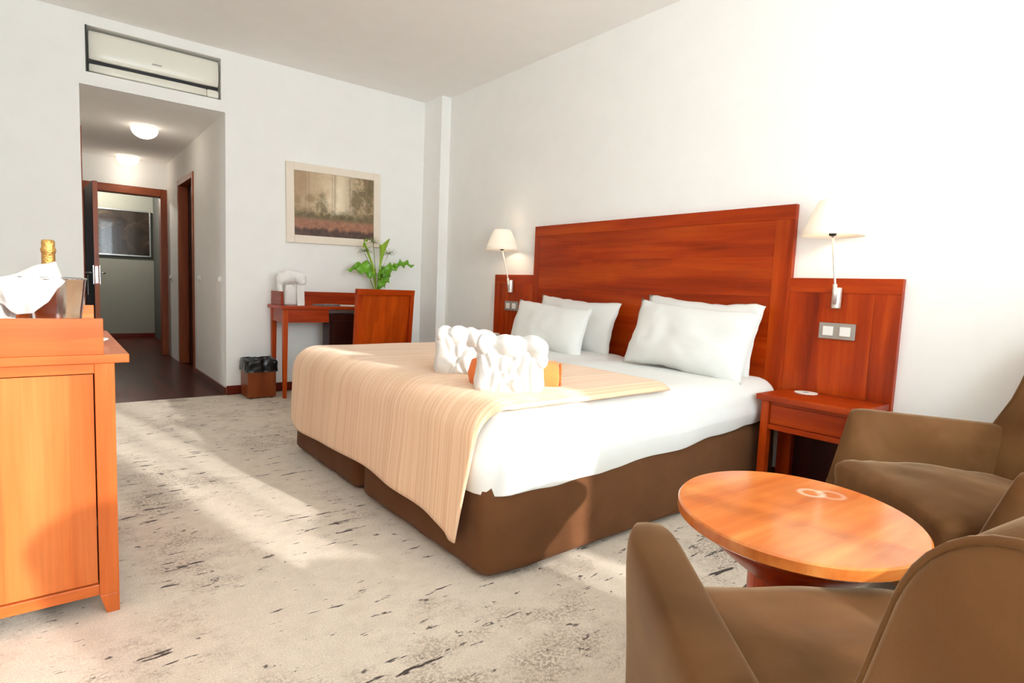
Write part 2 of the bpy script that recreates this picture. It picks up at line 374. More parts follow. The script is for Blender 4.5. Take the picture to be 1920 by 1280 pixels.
# ------------------------------------------------------------------ window wall behind the camera
ww = BM(); xs = [XL, WIN[0][0], WIN[0][1], WIN[1][0], WIN[1][1], 0]
for a, b in ((0, 1), (2, 3), (4, 5)): box(ww, xs[a], xs[b], YW-.25, YW, 0, H)
for w in WIN: box(ww, w[0], w[1], YW-.25, YW, w[3], H); box(ww, w[0], w[1], YW-.25, YW, 0, w[2])
struct(obj('wall_front', ww, M['wall']))
def window(n, w, mull, rail):
    t = thing('window_%d' % n, 'white framed window with sheer curtain behind the viewer', 'window'); del t['category']; struct(t)
    y = YW-.14
    for x0, x1, z0, z1 in [(w[0], w[0]+.05, w[2], w[3]), (w[1]-.05, w[1], w[2], w[3]), (w[0]+.05, w[1]-.05, w[2], w[2]+.05), (w[0]+.05, w[1]-.05, w[3]-.05, w[3])]+[(m-.03, m+.03, w[2]+.05, w[3]-.05) for m in mull]+[(w[0]+.05, w[1]-.05, r-.04, r+.04) for r in rail]:
        obj('window_frame', bx(x0, x1, y-.03, y+.03, z0, z1), M['white'], t, bev=.004)
    obj('pane', bx(w[0]+.02, w[1]-.02, y-.004, y+.004, w[2]+.02, w[3]-.02), M['pane'], t)
window(1, WIN[0], [-2.58], []); window(2, WIN[1], [-1.27], [])
def curtain(name, x0, x1, z0, z1, y, mat, amp, wl, label):
    def f(u, v):
        x = x0+(x1-x0)*u; z = z0+(z1-z0)*v
        return (x+.01*math.sin(x*9+z), y+amp*math.sin(2*PI*x/wl+.6*math.sin(x*7))*(1-.3*v), z)
    return tag(obj(name, grid(f, int((x1-x0)/.008), 4), mat, smooth=True), label, 'curtain')
curtain('sheer_curtain', -3.42, -1.76, .02, 2.66, YW+.10, M['sheer'], .020, .10, 'white sheer curtain hanging over the left half of the window wall')
curtain('sheer_curtain', -1.74, -.06, .02, 2.66, YW+.10, M['sheer'], .020, .11, 'white sheer curtain hanging over the right half of the window wall')
# unseen slab added outside the windows to cut the low sun off
struct(obj('ceiling_sun_block', bx(-5.0, 1.5, -8.15, YW-.25, 2.66, 2.79), M['sunblock']), 'unseen slab added outside to cut off the sun')

# ------------------------------------------------------------------ air conditioner
ac = thing('air_conditioner', 'cream wall air conditioner set in the niche above the hallway', 'air conditioner', (ACx0, .0, ACz0))
wd = ACx1-ACx0; ht = ACz1-ACz0
obj('body', bx(.02, wd-.016, .05, .25, .012, ht-.025), M['acwhite'], ac, bev=.01)
def acf(p, n): return p+Vector((0, -.012*math.sin(PI*min(1, max(0, (p.z-.085)/.20))), 0))
obj('front_panel', rbox(.018, wd-.014, .022, .052, .094, ht-.022, (.012, .012, .012), 7, acf), M['acwhite'], ac, smooth=True)
obj('air_slot', bx(.02, wd-.016, .040, .06, .064, .096), M['black'], ac)
obj('louver', rbox(.018, wd-.10, .012, .045, .010, .066, .010, 4), M['acwhite'], ac, smooth=True)
obj('louver_end_cap', rbox(wd-.098, wd-.014, .012, .045, .010, .066, .010, 4), M['acwhite'], ac, smooth=True)
obj('name_plate', bx(wd*.5-.03, wd*.5+.03, .006, .012, .150, .157), M['greyplate'], ac)
obj('niche_trim', bx(0, .010, -.002, .03, 0, ht), M['corrdark'], ac)

# ------------------------------------------------------------------ hallway lamps, switches, corridor picture
for i, (x, y, lab) in enumerate([(-2.315, 1.04, 'near'), (-2.287, 2.73, 'far')]):
    l = thing('ceiling_lamp', 'lit white dome lamp on the hallway ceiling, the one %s' % ('nearer the bedroom' if i == 0 else 'nearer the entrance door'), 'lamp', (x, y, HT), 0, 'hallway ceiling lamps')
    R = .105
    obj('mounting_ring', lathe([(R*.8, -.001), (R*.8, -.02), (R*.6, -.02)]), M['white'], l, smooth=True)
    obj('lamp_dome', lathe([(R, -.021)]+[(R*math.cos(a)+.0005, -.021-.085*math.sin(a)) for a in [k*PI/2/9 for k in range(1, 10)]]), M['dome'], l, smooth=True)
    pl = bpy.data.lights.new('dome_bulb', 'POINT'); pl.energy = 1.0; pl.color = (1, .88, .72); pl.shadow_soft_size = .09
    b = bpy.data.objects.new('dome_bulb', pl); C.objects.link(b); b.parent = l; b.location = (0, 0, -.24)
for k, (y, z, lab) in enumerate([(.18, .943, 'nearest the bedroom'), (1.03, .941, 'beside the dark side door'), (2.64, .935, 'next to the entrance door frame')]):
    s = thing('wall_switch', 'small round white switch on the hallway wall, '+lab, 'switch', (HRx, y, z), 0, 'hallway switches')
    bm = lathe([(.032, 0), (.032, .006), (.028, .009)], 24); bmesh.ops.rotate(bm, verts=bm.verts, matrix=Matrix.Rotation(-PI/2, 3, 'Y')); obj('plate', bm, M['white'], s, smooth=False)
    bm = lathe([(.018, .009), (.018, .022), (.014, .026)], 20); bmesh.ops.rotate(bm, verts=bm.verts, matrix=Matrix.Rotation(-PI/2, 3, 'Y')); obj('knob', bm, M['white'], s)
def darkpic():
    t = NT('dark_abstract_canvas'); v = t.coord((1, 1, 1)); n = t.noise(v, 3, 5, .65, 1)
    t.color(t.ramp(n, [(.3, srgb(18, 12, 9)), (.55, srgb(52, 40, 30)), (.75, srgb(96, 84, 68))])); t.set(Roughness=.18, Coat_Weight=.4); return t.m
cp = thing('framed_picture', 'dark picture in a silver frame on the grey corridor wall', 'picture', (-2.12, CY, 1.235))
obj('canvas', bx(-.325, .325, -.02, -.002, .0, .64), darkpic(), cp)
for x0, x1, z0, z1 in ((-.345, -.325, -.02, .66), (.325, .345, -.02, .66), (-.325, .325, -.02, 0), (-.325, .325, .64, .66)):
    obj('frame', bx(x0, x1, -.035, -.001, z0, z1), M['steel'], cp, bev=.003)

cl = thing('added_corridor_lamp', 'unseen ceiling lamp added to brighten the corridor beyond the entrance door', 'lamp', (-2.55, 4.55, 2.5))  # added fixture, out of view behind the door head, to lift the dark corridor
obj('mounting_ring', lathe([(.10, -.001), (.10, -.02), (.07, -.02)]), M['white'], cl, smooth=True)
obj('lamp_dome', lathe([(.14, -.021)]+[(.14*math.cos(a)+.0005, -.021-.09*math.sin(a)) for a in [k*PI/2/7 for k in range(1, 8)]]), M['dome'], cl, smooth=True)
pl = bpy.data.lights.new('added_corridor_bulb', 'POINT'); pl.energy = 85; pl.color = (1, .95, .85); pl.shadow_soft_size = .1
b = bpy.data.objects.new('added_corridor_bulb', pl); C.objects.link(b); b.parent = cl; b.location = (0, 0, -.25)

# ------------------------------------------------------------------ picture on back wall
def landscape():
    t = NT('misty_garden_print'); tc = t.add('ShaderNodeTexCoord'); sp = t.add('ShaderNodeSeparateXYZ'); t.link(tc.outputs['Object'], sp.inputs[0])
    x, z = sp.outputs['X'], sp.outputs['Z']            # x 0..0.727, z 0..0.55
    v = t.coord((1, 1, 1)); n1 = t.noise(v, 9, 5, .6); n2 = t.noise(v, 26, 5, .7); n3 = t.noise(t.coord((28, 1, 2.2)), 1, 3)
    # light mist with brighter clearing
    dx = t.math('ABSOLUTE', t.math('SUBTRACT', x, .40)); glow = t.math('SUBTRACT', .62, t.math('MULTIPLY', dx, 1.5))
    sky = t.ramp(t.math('ADD', t.math('MULTIPLY', n1, .5), t.math('MULTIPLY', glow, .8)), [(.3, srgb(176, 146, 112)), (.55, srgb(208, 182, 146)), (.8, srgb(244, 228, 198))])
    right = t.ramp(t.math('ADD', x, t.math('MULTIPLY', n1, .3)), [(.58, (0, 0, 0)), (.80, (.9, .9, .9))])
    fol = t.ramp(t.noise(v, 18, 6, .75), [(.38, (0, 0, 0)), (.56, (1, 1, 1))])
    c = t.mix(t.math('MULTIPLY', right, fol), sky, srgb(112, 96, 64))
    def bush(cx, cz, w, h):
        a = t.math('DIVIDE', t.math('SUBTRACT', x, cx), w); b = t.math('DIVIDE', t.math('SUBTRACT', z, cz), h)
        d = t.math('ADD', t.math('MULTIPLY', a, a), t.math('MULTIPLY', b, b)); d = t.math('ADD', d, t.math('MULTIPLY', n2, 3.0))
        return t.ramp(d, [(.45, (1, 1, 1)), (1.0, (0, 0, 0))]) if False else t.ramp(t.math('DIVIDE', d, 4), [(.40, (.85, .85, .85)), (.62, (0, 0, 0))])
    for (cx, cz, w, h, col) in ((.245, .28, .065, .12, srgb(132, 116, 80)), (.14, .32, .05, .05, srgb(156, 130, 94)), (.03, .30, .03, .04, srgb(160, 136, 98)), (.56, .34, .07, .13, srgb(122, 102, 68)), (.68, .42, .06, .14, srgb(112, 98, 62))):
        c = t.mix(bush(cx, cz, w, h), c, col)
    for cx, w in ((.36, .016), (.335, .006), (.50, .012), (.13, .006), (.10, .005), (.66, .012)):
        a = t.math('ABSOLUTE', t.math('SUBTRACT', t.math('ADD', x, t.math('MULTIPLY', n1, .02)), cx+.01)); mk = t.ramp(a, [(w*.2, (.5,)*3), (w, (0, 0, 0))]); up_ = t.ramp(z, [(.20, (0, 0, 0)), (.27, (1, 1, 1))])
        c = t.mix(t.math('MULTIPLY', mk, up_), c, srgb(150, 116, 90))
    hedge = t.ramp(t.math('ADD', z, t.math('MULTIPLY', n2, .14)), [(.255, (1, 1, 1)), (.32, (0, 0, 0))]); c = t.mix(hedge, c, t.ramp(n2, [(.3, srgb(94, 80, 54)), (.7, srgb(140, 122, 84))]))
    terr = t.ramp(t.math('ADD', z, t.math('MULTIPLY', n2, .07)), [(.165, (1, 1, 1)), (.195, (0, 0, 0))]); c = t.mix(terr, c, t.ramp(n2, [(.3, srgb(136, 88, 68)), (.7, srgb(184, 130, 100))]))
    low = t.ramp(t.math('ADD', z, t.math('MULTIPLY', n3, .10)), [(.10, (1, 1, 1)), (.125, (0, 0, 0))]); c = t.mix(low, c, t.ramp(n2, [(.35, srgb(66, 48, 42)), (.7, srgb(112, 82, 68))]))
    t.color(c); t.set(Roughness=.5); return t.m
pic = thing('framed_picture', 'misty garden picture in a wide cream frame above the desk', 'picture', (-1.416, 0, 1.285))
pw, ph, bd = .86, .675, .066
obj('print', bx(bd, pw-bd, -.020, -.004, bd, ph-bd), landscape(), pic).location = (0, 0, 0)
for ch in pic.children:
    me = ch.data
    for v in me.vertices: v.co.x -= bd; v.co.z -= bd
    ch.location = (bd, 0, bd)
M['creamframe'] = plain('cream_frame', srgb(240, 226, 208), .5, var=.03)
for x0, x1, z0, z1 in ((0, bd, 0, ph), (pw-bd, pw, 0, ph), (bd, pw-bd, 0, bd), (bd, pw-bd, ph-bd, ph)):
    obj('frame', bx(x0, x1, -.030, -.001, z0, z1), M['creamframe'], pic, bev=.004)
pic.rotation_euler = (0, math.radians(-1.0), 0)

# ------------------------------------------------------------------ desk group
dk = thing('writing_desk', 'reddish wooden writing desk with raised back board against the back wall', 'desk', (-1.57, -.385, 0))
DW, DD, DT = 1.13, .368, .755
obj('desk_top', bx(0, DW, 0, DD, DT-.026, DT), W['x'], dk, bev=.003)
obj('back_board', bx(.03, DW-.03, DD-.02, DD, DT, DT+.113), W['x'], dk, bev=.002)
for x in (.028, DW-.048): obj('side_board', bx(x, x+.02, .10, DD-.02, DT, DT+.113), W['y'], dk, bev=.002)
def leg_bm(x, y, w, h, tp=.35):
    bm = BM(); v = box(bm, x, x+w, y, y+w, 0, h)
    m = BM() if False else None
    for q in v[:4]:
        cx = x+w/2; q.co.x = cx+(q.co.x-cx)*(1-tp); cy_ = y+w/2; q.co.y = cy_+(q.co.y-cy_)*(1-tp)
    return bm
for x in (.022, DW-.064):
    for y in (.02, DD-.05): obj('leg', leg_bm(x, y, .042, DT-.026), W['z'], dk, bev=.002)
obj('front_apron', bx(.064, .40, .028, .046, DT-.135, DT-.026), W['x'], dk)
obj('side_apron', bx(.028, .046, .062, DD-.05, DT-.135, DT-.026), W['y'], dk)
obj('side_apron', bx(DW-.046, DW-.028, .062, DD-.05, DT-.135, DT-.026), W['y'], dk)
mb = thing('minibar_fridge', 'dark wood fronted minibar under the right half of the desk', 'fridge', (-1.165, -.375, 0))
obj('cabinet_body', bx(0, .58, .02, .17, .02, .69), M['darkdoor'], mb, bev=.004)
obj('fridge_door', bx(.022, .56, .0, .019, .04, .635), M['darkdoor'], mb, bev=.003)
obj('door_handle', bx(.50, .53, -.014, 0, .42, .52), M['black'], mb, bev=.002)
for x in (.03, .52):
    for y in (.03, .13): obj('foot', bx(x, x+.03, y, y+.03, 0, .02), M['black'], mb)
# chair
chh = thing('desk_chair', 'wooden chair with a solid panel back pushed up to the desk', 'chair', (-.935, -.60, 0), math.radians(9))
def chair_back(x0, x1, z0, z1, y0, y1):   # leans backwards towards -y
    bm = bx(x0, x1, y0, y1, z0, z1)
    for v in bm.verts: v.co.y -= .13*max(0, v.co.z-.42)**1.1
    return bm
hw_ = .272
obj('back_panel', chair_back(-hw_+.035, hw_-.035, .36, .875, -.205, -.188), M['orangewood'], chh, bev=.002)
for s in (-1, 1):
    x = s*(hw_-.018); obj('back_stile', chair_back(x-.018, x+.018, .0, .9, -.218, -.18), W['z'], chh, bev=.003)
    obj('front_leg', bx(s*.22-.018, s*.22+.018, .15, .186, 0, .42), W['z'], chh, bev=.003)
obj('top_rail', chair_back(-hw_, hw_, .872, .918, -.222, -.178), W['x'], chh, bev=.003)
obj('seat_frame', bx(-.24, .24, -.18, .19, .34, .385), W['x'], chh, bev=.003)
obj('seat_cushion', rbox(-.235, .235, -.165, .19, .385, .425, .018, 8), M['darkseat'], chh, smooth=True)
# bin
bn = thing('waste_bin', 'square wooden waste bin with a black bag beside the desk', 'bin', (-1.68, -.16, 0))
bm = BM(); s = .108
for a in ((-s, s, -s, -s+.012), (-s, s, s-.012, s), (-s, -s+.012, -s+.012, s-.012), (s-.012, s, -s+.012, s-.012)): box(bm, *a, .008, .225)
box(bm, -s+.012, s-.012, -s+.012, s-.012, .008, .02)
obj('bin_body', bm, wood('walnut_bin', srgb(104, 46, 18), srgb(130, 62, 28), srgb(150, 80, 40), 'z'), bn, bev=.002)
for x in (-.09, .07):
    for y in (-.09, .07): obj('foot', bx(x, x+.02, y, y+.02, 0, .008), M['black'], bn)
def bag(u, v):
    a = 2*PI*u; c, si = math.cos(a), math.sin(a); k = 1/max(abs(c), abs(si))
    prof = [(.118, .215), (.117, .245), (.116, .285), (.112, .312), (.098, .318), (.09, .29), (.09, .2), (.088, .1)]
    q = v*(len(prof)-1); i = min(int(q), len(prof)-2); f = q-i; r = prof[i][0]*(1-f)+prof[i+1][0]*f; z = prof[i][1]*(1-f)+prof[i+1][1]*f
    p = Vector((c*k*r, si*k*r, z)); w = .010*nz(p, 26) if v > .02 else 0
    return (p.x+c*w, p.y+si*w, p.z+(1.2*w if .2 < v < .8 else w*.7))
M['bag'] = plain('black_bin_liner', srgb(16, 16, 17), .28, var=.2)
obj('bin_liner', grid(bag, 72, 21), M['bag'], bn, smooth=True)
# papers
pp = tag(obj('booklet', bx(-.10, .10, -.07, .07, 0, .012), M['ink'], bev=.001, loc=(-1.13, -.20, DT)), 'grey booklet lying open on the desk, left one', 'booklet'); pp.rotation_euler = (0, 0, .5)
pp = tag(obj('booklet', bx(-.10, .10, -.07, .07, 0, .008), M['paper'], bev=.001, loc=(-.93, -.25, DT)), 'white booklet lying on the desk beside the chair back', 'booklet'); pp.rotation_euler = (0, 0, -.25)
# white gift bag with crumpled tissue
M['tissue'] = cloth('white_tissue', srgb(246, 242, 238), bs=60, bst=.6, var=.03, wr=22)
gb = thing('gift_bag', 'white gift bag with crumpled tissue bow on the desk left end', 'bag', (-1.415, -.18, DT))
def gbf(p, n): return p+Vector((0.02*(p.z/.2)*(1 if p.x < 0 else -.4), 0, 0))+n*.004*nz(p, 30)
obj('bag_body', rbox(-.085, .065, -.05, .05, 0, .17, .012, 6, gbf), M['paper'], gb, smooth=True)
prims = []
for a in (-.095, -.06, -.02, .03, .07): prims.append(((a, random.uniform(-.02, .02), .215+.03*math.cos(a*14)), (.042, .04, .055), (random.uniform(-.5, .5), random.uniform(-.6, .6), 0)))
prims += [((-.105, 0, .14), (.022, .03, .085), (0, -.15, 0)), ((.075, -.01, .20), (.036, .035, .035), (0, .4, 0)), ((-.01, -.02, .255), (.035, .03, .03), (0, 0, 0))]
ti = blob('tissue_bow', prims, .006, M['tissue'], gb, 3)
cd = tag(obj('tent_card', bx(-.03, .03, -.003, .003, 0, .17), M['paper'], loc=(-1.375, -.27, DT)), 'white card standing in front of the gift bag on the desk', 'card')
cd.rotation_euler = (math.radians(-5), 0, .05)
# socket
so = thing('wall_socket', 'white socket low on the back wall under the desk', 'socket', (-1.16, 0, .315))
obj('plate', bx(-.04, .04, -.008, 0, -.04, .04), M['white'], so, bev=.003)
bm = lathe([(.022, 0), (.022, .003)], 24); bmesh.ops.rotate(bm, verts=bm.verts, matrix=Matrix.Rotation(PI/2, 3, 'X')); obj('socket_hole', bm, M['ink'], so, loc=(0, -.008, 0))
# plant
M['leaf'] = plain('glossy_leaf', srgb(104, 162, 26), .35, var=.25); M['leafl'] = plain('pale_green_stem', srgb(150, 186, 40), .4, var=.15); M['papy'] = plain('papyrus_green', srgb(120, 128, 60), .6, var=.2)
px0, py0 = -.66, -.19
vz = tag(obj('glass_vase', lathe([(.04, 0), (.045, .01), (.038, .10), (.032, .15), (.028, .15), (.033, .1), (.038, .014)], 28), M['glass'], smooth=True, loc=(px0, py0, DT)), 'glass vase on the desk holding the green leaves, behind the chair', 'vase')
pt = thing('plant_arrangement', 'green arum leaves and papyrus stems in a vase on the desk', 'plant', (px0, py0, DT))
def leaf(base, mid, tip, width, side, droop=.02, ph=0, n=14, m=8):
    B, Md, T = Vector(base), Vector(mid), Vector(tip); side = Vector(side).normalized()
    def f(u, v):
        p = B*(1-u)**2+Md*2*u*(1-u)+T*u*u
        w = width*(math.sin(PI*min(1, u**.75*1.0))**.8)*(1-.25*u) if u < 1 else 0
        s = 2*v-1
        return p+side*s*w*.5+Vector((0, 0, -abs(s)*w*droop*8+.018*math.sin(u*19+ph)*abs(s)))+Vector((0, .02*math.sin(u*15+ph)*s, 0))
    bm = grid(f, n, m); bmesh.ops.remove_doubles(bm, verts=bm.verts, dist=1e-5); return bm
def lf_(bm, mat=None):
    o = obj('leaf', bm, mat or M['leaf'], pt, smooth=True); mo = o.modifiers.new('solid', 'SOLIDIFY'); mo.thickness = .002; return o
lf_(leaf((0, 0, .27), (-.12, .0, .40), (-.285, .01, .315), .13, (.25, .2, 1), .0))
lf_(leaf((.01, 0, .24), (.10, .0, .36), (.22, 0, .385), .12, (-.4, .2, 1), 0, 2))
lf_(leaf((.16, 0, .365), (.25, 0, .43), (.375, 0, .385), .075, (.1, .3, 1), 0, 1))
lf_(leaf((.0, -.01, .17), (.06, -.02, .23), (.125, -.02, .29), .09, (-.6, .2, .8), 0, 4))
lf_(leaf((0, -.01, .30), (.05, -.02, .33), (.10, -.02, .29), .08, (0, .5, 1), 0, 3))
for k, (tp, r) in enumerate([((-.10, 0, .31), .004), ((.10, 0, .32), .004), ((.02, 0, .33), .004)]): obj('stem', tube([(0, 0, .02), (tp[0]*.3, 0, .16), tp], r), M['leaf'], pt, smooth=True)
obj('stem', tube([(0, 0, .1), (-.04, 0, .36), (-.13, 0, .565)], .0075, r1=.011), M['leafl'], pt, smooth=True)
obj('flower', leaf((-.13, 0, .54), (-.15, -.01, .585), (-.10, 0, .60), .045, (.3, .3, 1)), M['leafl'], pt, smooth=True)
def calla(u, v):
    a = 2*PI*u; z = v; r = .007+.030*v**2.2
    return (.02+.035*v+r*math.cos(a)+.035*max(0, v-.6)*max(0, math.cos(a))*2, r*math.sin(a), .30+.26*v+.08*max(0, v-.6)*max(0, math.cos(a))*2)
obj('flower', grid(calla, 20, 10), M['leafl'], pt, smooth=True)
obj('stem', tube([(0, 0, .1), (.018, 0, .22), (.02, 0, .31)], .006), M['leafl'], pt, smooth=True)
for hd, st in (((-.045, 0, .575), None), ((-.135, -.01, .49), None), ((.11, 0, .485), None)):
    obj('stem', tube([(0, 0, .1), (hd[0]*.35, 0, .32), hd], .0028), M['papy'], pt, smooth=True)
    bm = BM()
    for q in range(46):
        a = random.uniform(0, 2*PI); l = random.uniform(.05, .10); e = random.uniform(-.25, .5)
        tube([hd, Vector(hd)+Vector((math.cos(a)*l*.6, math.sin(a)*l*.6, e*l+.008)), Vector(hd)+Vector((math.cos(a)*l, math.sin(a)*l, e*l*.6-.012))], .0011, 3, bm, r1=.0004)
    obj('papyrus_head', bm, M['papy'], pt)

# ------------------------------------------------------------------ headboard
hb = thing('headboard', 'stepped cherry wood headboard on the wall behind the bed', 'headboard')
HX0, HX1 = -.032, -.001
def hpanel(y0, y1, z0, z1, rail, stl, str_, grain):
    obj('top_rail', bx(HX0, HX1, y0, y1, z1-rail, z1), W['y'], hb, bev=.0015)
    obj('stile', bx(HX0, HX1, y1-stl, y1, z0, z1-rail), W['z'], hb, bev=.0015)
    obj('stile', bx(HX0, HX1, y0, y0+str_, z0, z1-rail), W['z'], hb, bev=.0015)
    return y0+str_, y1-stl
a, b = hpanel(-3.682, -1.651, .30, 1.454, .075, .062, .10, 'y')
n = 5; zz = [.30, .53, .76, .98, 1.19, 1.379]
for i in range(n): obj('panel', bx(HX0+.002, HX1, a, b, zz[i], zz[i+1]), WB['y'], hb, bev=.0008)
a, b = hpanel(-4.189, -3.683, .02, 1.08, .072, .05, .11, 'z')
for i in range(3): obj('panel', bx(HX0+.002, HX1, a+(b-a)*i/3, a+(b-a)*(i+1)/3, .02, 1.008), WB['z'], hb, bev=.0008)
a, b = hpanel(-1.650, -1.151, .02, 1.08, .072, .07, .05, 'z')
for i in range(3): obj('panel', bx(HX0+.002, HX1, a+(b-a)*i/3, a+(b-a)*(i+1)/3, .02, 1.008), WB['z'], hb, bev=.0008)
def switchplate(y, label):
    s = thing('switch_plate', label, 'switch', (HX0, y, .825), 0, 'headboard switch plates')
    obj('plate', bx(-.009, 0, -.083, .083, -.039, .039), M['greyplate'], s, bev=.002)
    for d in (-.039, .039): obj('rocker', bx(-.013, -.009, d-.024, d+.024, -.022, .022), M['white'], s, bev=.0015)
switchplate(-3.930, 'silver double switch plate on the right headboard wing above the nightstand')
switchplate(-1.393, 'silver double switch plate on the left headboard wing beside the pillows')
def wall_lamp(y, label):
    s = thing('wall_lamp', label, 'lamp', (HX0, y, .985), 0, 'bedside wall lamps')
    bm = lathe([(.020, -.05), (.021, -.045), (.021, .045), (.020, .05)], 24)
    obj('wall_bracket', bm, M['lampmetal'], s, smooth=True, loc=(-.021, 0, 0))
    obj('stem', tube([(-.040, 0, -.02), (-.048, 0, .05), (-.125, 0, .30)], .0055), M['lampmetal'], s, smooth=True)
    obj('stem_sleeve', tube([(-.036, 0, -.03), (-.052, 0, .065)], .010), M['lampmetal'], s, smooth=True)
    sx = -.125
    bm = lathe([(.132, .285), (.118, .325), (.098, .38), (.076, .430), (.068, .445), (.060, .449)], 48, cap=False)
    o = obj('lamp_shade', bm, M['shade'], s, smooth=True, loc=(sx, 0, 0)); mo = o.modifiers.new('solid', 'SOLIDIFY'); mo.thickness = .002
    obj('socket', lathe([(.012, .285), (.016, .29), (.016, .33), (.012, .333)], 20), M['black'], s, smooth=True, loc=(sx, 0, 0))
    l = bpy.data.lights.new('shade_bulb', 'POINT'); l.energy = .9; l.color = (1, .85, .65); l.shadow_soft_size = .03
    b = bpy.data.objects.new('shade_bulb', l); C.objects.link(b); b.parent = s; b.location = (sx, 0, .37)
wall_lamp(-3.922, 'lit wall lamp with cream shade over the right nightstand')
wall_lamp(-1.395, 'lit wall lamp with cream shade at the left headboard wing')

# ------------------------------------------------------------------ bed
BX0, BX1, BYL, BYR, BT = -1.925, -.045, -1.80, -3.697, .565
def skirtf(p, n):
    k = 1-p.z/.33
    d = .012*k+.010*nz((p.x*8, p.y*8, p.z*1.2), 1, 3)+.004*nz(p, 9, 1)
    return p+Vector((n.x, n.y, 0))*d
for y0, y1, lab in ((BYR+.01, -2.715, 'right'), (-2.672, BYL-.01, 'left')):
    bs = thing('bed_base', 'bed base in a brown fitted skirt, the %s' % ('one nearer the armchairs' if lab == 'right' else 'one nearer the desk'), 'bed', (0, 0, 0), 0, 'twin bed bases')
    obj('skirt', rbox(BX0+.01, BX1, y0, y1, .004, .345, (.055, .055, .03), 22, skirtf), M['skirt'], bs, smooth=True)
    obj('mattress', rbox(BX0+.03, BX1, y0+.02, y1-.02, .345, .535, .05, 6), M['linen'], bs, smooth=True)
R = .10
def HEM(x):
    t = [(-1.95, .285), (-1.75, .288), (-1.55, .290), (-1.3, .298), (-.9, .318), (-.36, .352), (0, .38)]
    for (a, za), (b, zb) in zip(t, t[1:]):
        if x <= b: return za+(zb-za)*max(0, (x-a)/(b-a))
    return .38
def sheetf(p, n):
    side = max(0, min(1, (BT-p.z)/.2)); u = max(0, min(1, (p.x-BX0)/(BX1-BX0)))
    d = .010*nz((p.x*2.2, p.y*2.2, p.z*2), 1, 5)+.006*nz((p.x*9, p.y*9, p.z*2.5), 1, 2)*side
    d += .018*math.sin(PI*max(0, min(1, (p.z-.25)/.3)))*side
    q = p+n*d
    if p.z < .45:
        w = (0.45-p.z)/.2
        q.z += w*(HEM(p.x)-.252+.012*nz((p.x*6, p.y*6, 0), 1, 4))
    c = math.exp(-((p.y+2.74)/.05)**2)*smoothstep(-.9, -.3, p.x); q.z -= .02*c
    q.z += .02*math.exp(-((p.x+1.9)/.2)**2)*0
    return q
du = tag(obj('duvet', rbox(BX0, BX1, BYR, BYL, .252, BT, R, 64, sheetf, skip_bottom=True), M['linen'], smooth=True), 'white duvet covering the twin beds', 'duvet')
mo = du.modifiers.new('solid', 'SOLIDIFY'); mo.thickness = .006; mo.offset = -1
# peach bedspread at the foot
LT = (-.97-(BX0+R)); LQ = R*PI/2; LD = .315
XH = -.97
def spread(u, v):
    off = .026
    y = -1.795+(-3.675+1.795)*v
    lt = abs(XH-(BX0+R)); lq = (R+off)*PI/2; ld = .30+.012*math.sin(v*9)+.055*smoothstep(.82, 1, v)-.035*(1-smoothstep(0, .12, v))
    s = u*(lt+lq+ld)
    drop = max(0, (s-lt)/(lq+ld)); y += .075*drop*smoothstep(.9, 1, v)**1.0*1.4+.0
    yc = min(max(y, BYR+R), BYL-R); dy = abs(y-yc); rho = math.sqrt(max(0.0004, (R+off)**2-min(dy, R)**2))
    head = .05*nz((y*1.5, 0, 0), 1, 8)
    zin = BT-R; xin = BX0+R
    if s < lt: x = XH+head*(1-s/lt)-s*(1) ; z = zin+rho
    elif s < lt+lq: th = (s-lt)/(R+off); x = xin-rho*math.sin(th); z = zin+rho*math.cos(th)
    else: x = xin-rho; z = zin-(s-lt-lq)
    w = nz((x*3, y*3, z*3), 1, 2); fold = .010*math.sin(y*14+2*nz((y, z, 0), 2))*smoothstep(.25, 1, drop)*(.4+.6*abs(nz((y*2, 0, 0), 1)))
    return (x-.010*max(0, drop)*w-fold-.014*smoothstep(.3, 1, drop), y, z+.004+.006*w*(1-drop)*.6)
sp = tag(obj('bedspread', grid(spread, 90, 110), M['peach'], smooth=True), 'peach striped bedspread folded over the foot of the bed', 'bedspread')
mo = sp.modifiers.new('solid', 'SOLIDIFY'); mo.thickness = .006; mo.offset = 1

# ------------------------------------------------------------------ pillows
def pillow_mesh(w, h, t, seed):
    def outl(u, v):   # u,v in -1..1 -> concave sides with pointed corners
        x = w/2*u*(1-.055*(1-v*v)*abs(u)**3); y = h/2*v*(1-.10*(1-u*u)*abs(v)**3)
        return x, y
    bm = BM(); n = 26; lay = []
    for s in (1, -1):
        g = []
        for i in range(n+1):
            row = []
            for j in range(n+1):
                u, v = 2*i/n-1, 2*j/n-1; x, y = outl(u, v)
                k = max(0, (1-abs(u)**2.6))**.62*max(0, (1-abs(v)**2.6))**.62
                z = s*t/2*k*(1+.22*v*-1)
                z += .014*nz((x*5, y*5, s), 1, seed)*min(1, k*3)+.012*abs(nz((x*7+y*9, y*4-x*3, s), 1, seed+9))*min(1, k*3)+.008*nz((x*16, y*13, s), 1, seed+2)*min(1, k*4)
                x += .008*nz((x*4, y*4, 0), 1, seed+5); y += .014*nz((x*5, y*3, 0), 1, seed+7); e_ = max(abs(u), abs(v))**6; x += .009*e_*nz((x*17, y*17, 0), 1, seed+1); y += .009*e_*nz((x*15, y*15, 3), 1, seed+4)
                row.append(bm.verts.new((x, z, y)))
            g.append(row)
        for i in range(n):
            for j in range(n): bm.faces.new((g[i][j], g[i+1][j], g[i+1][j+1], g[i][j+1]))
    bmesh.ops.remove_doubles(bm, verts=bm.verts, dist=.0012)
    return bm
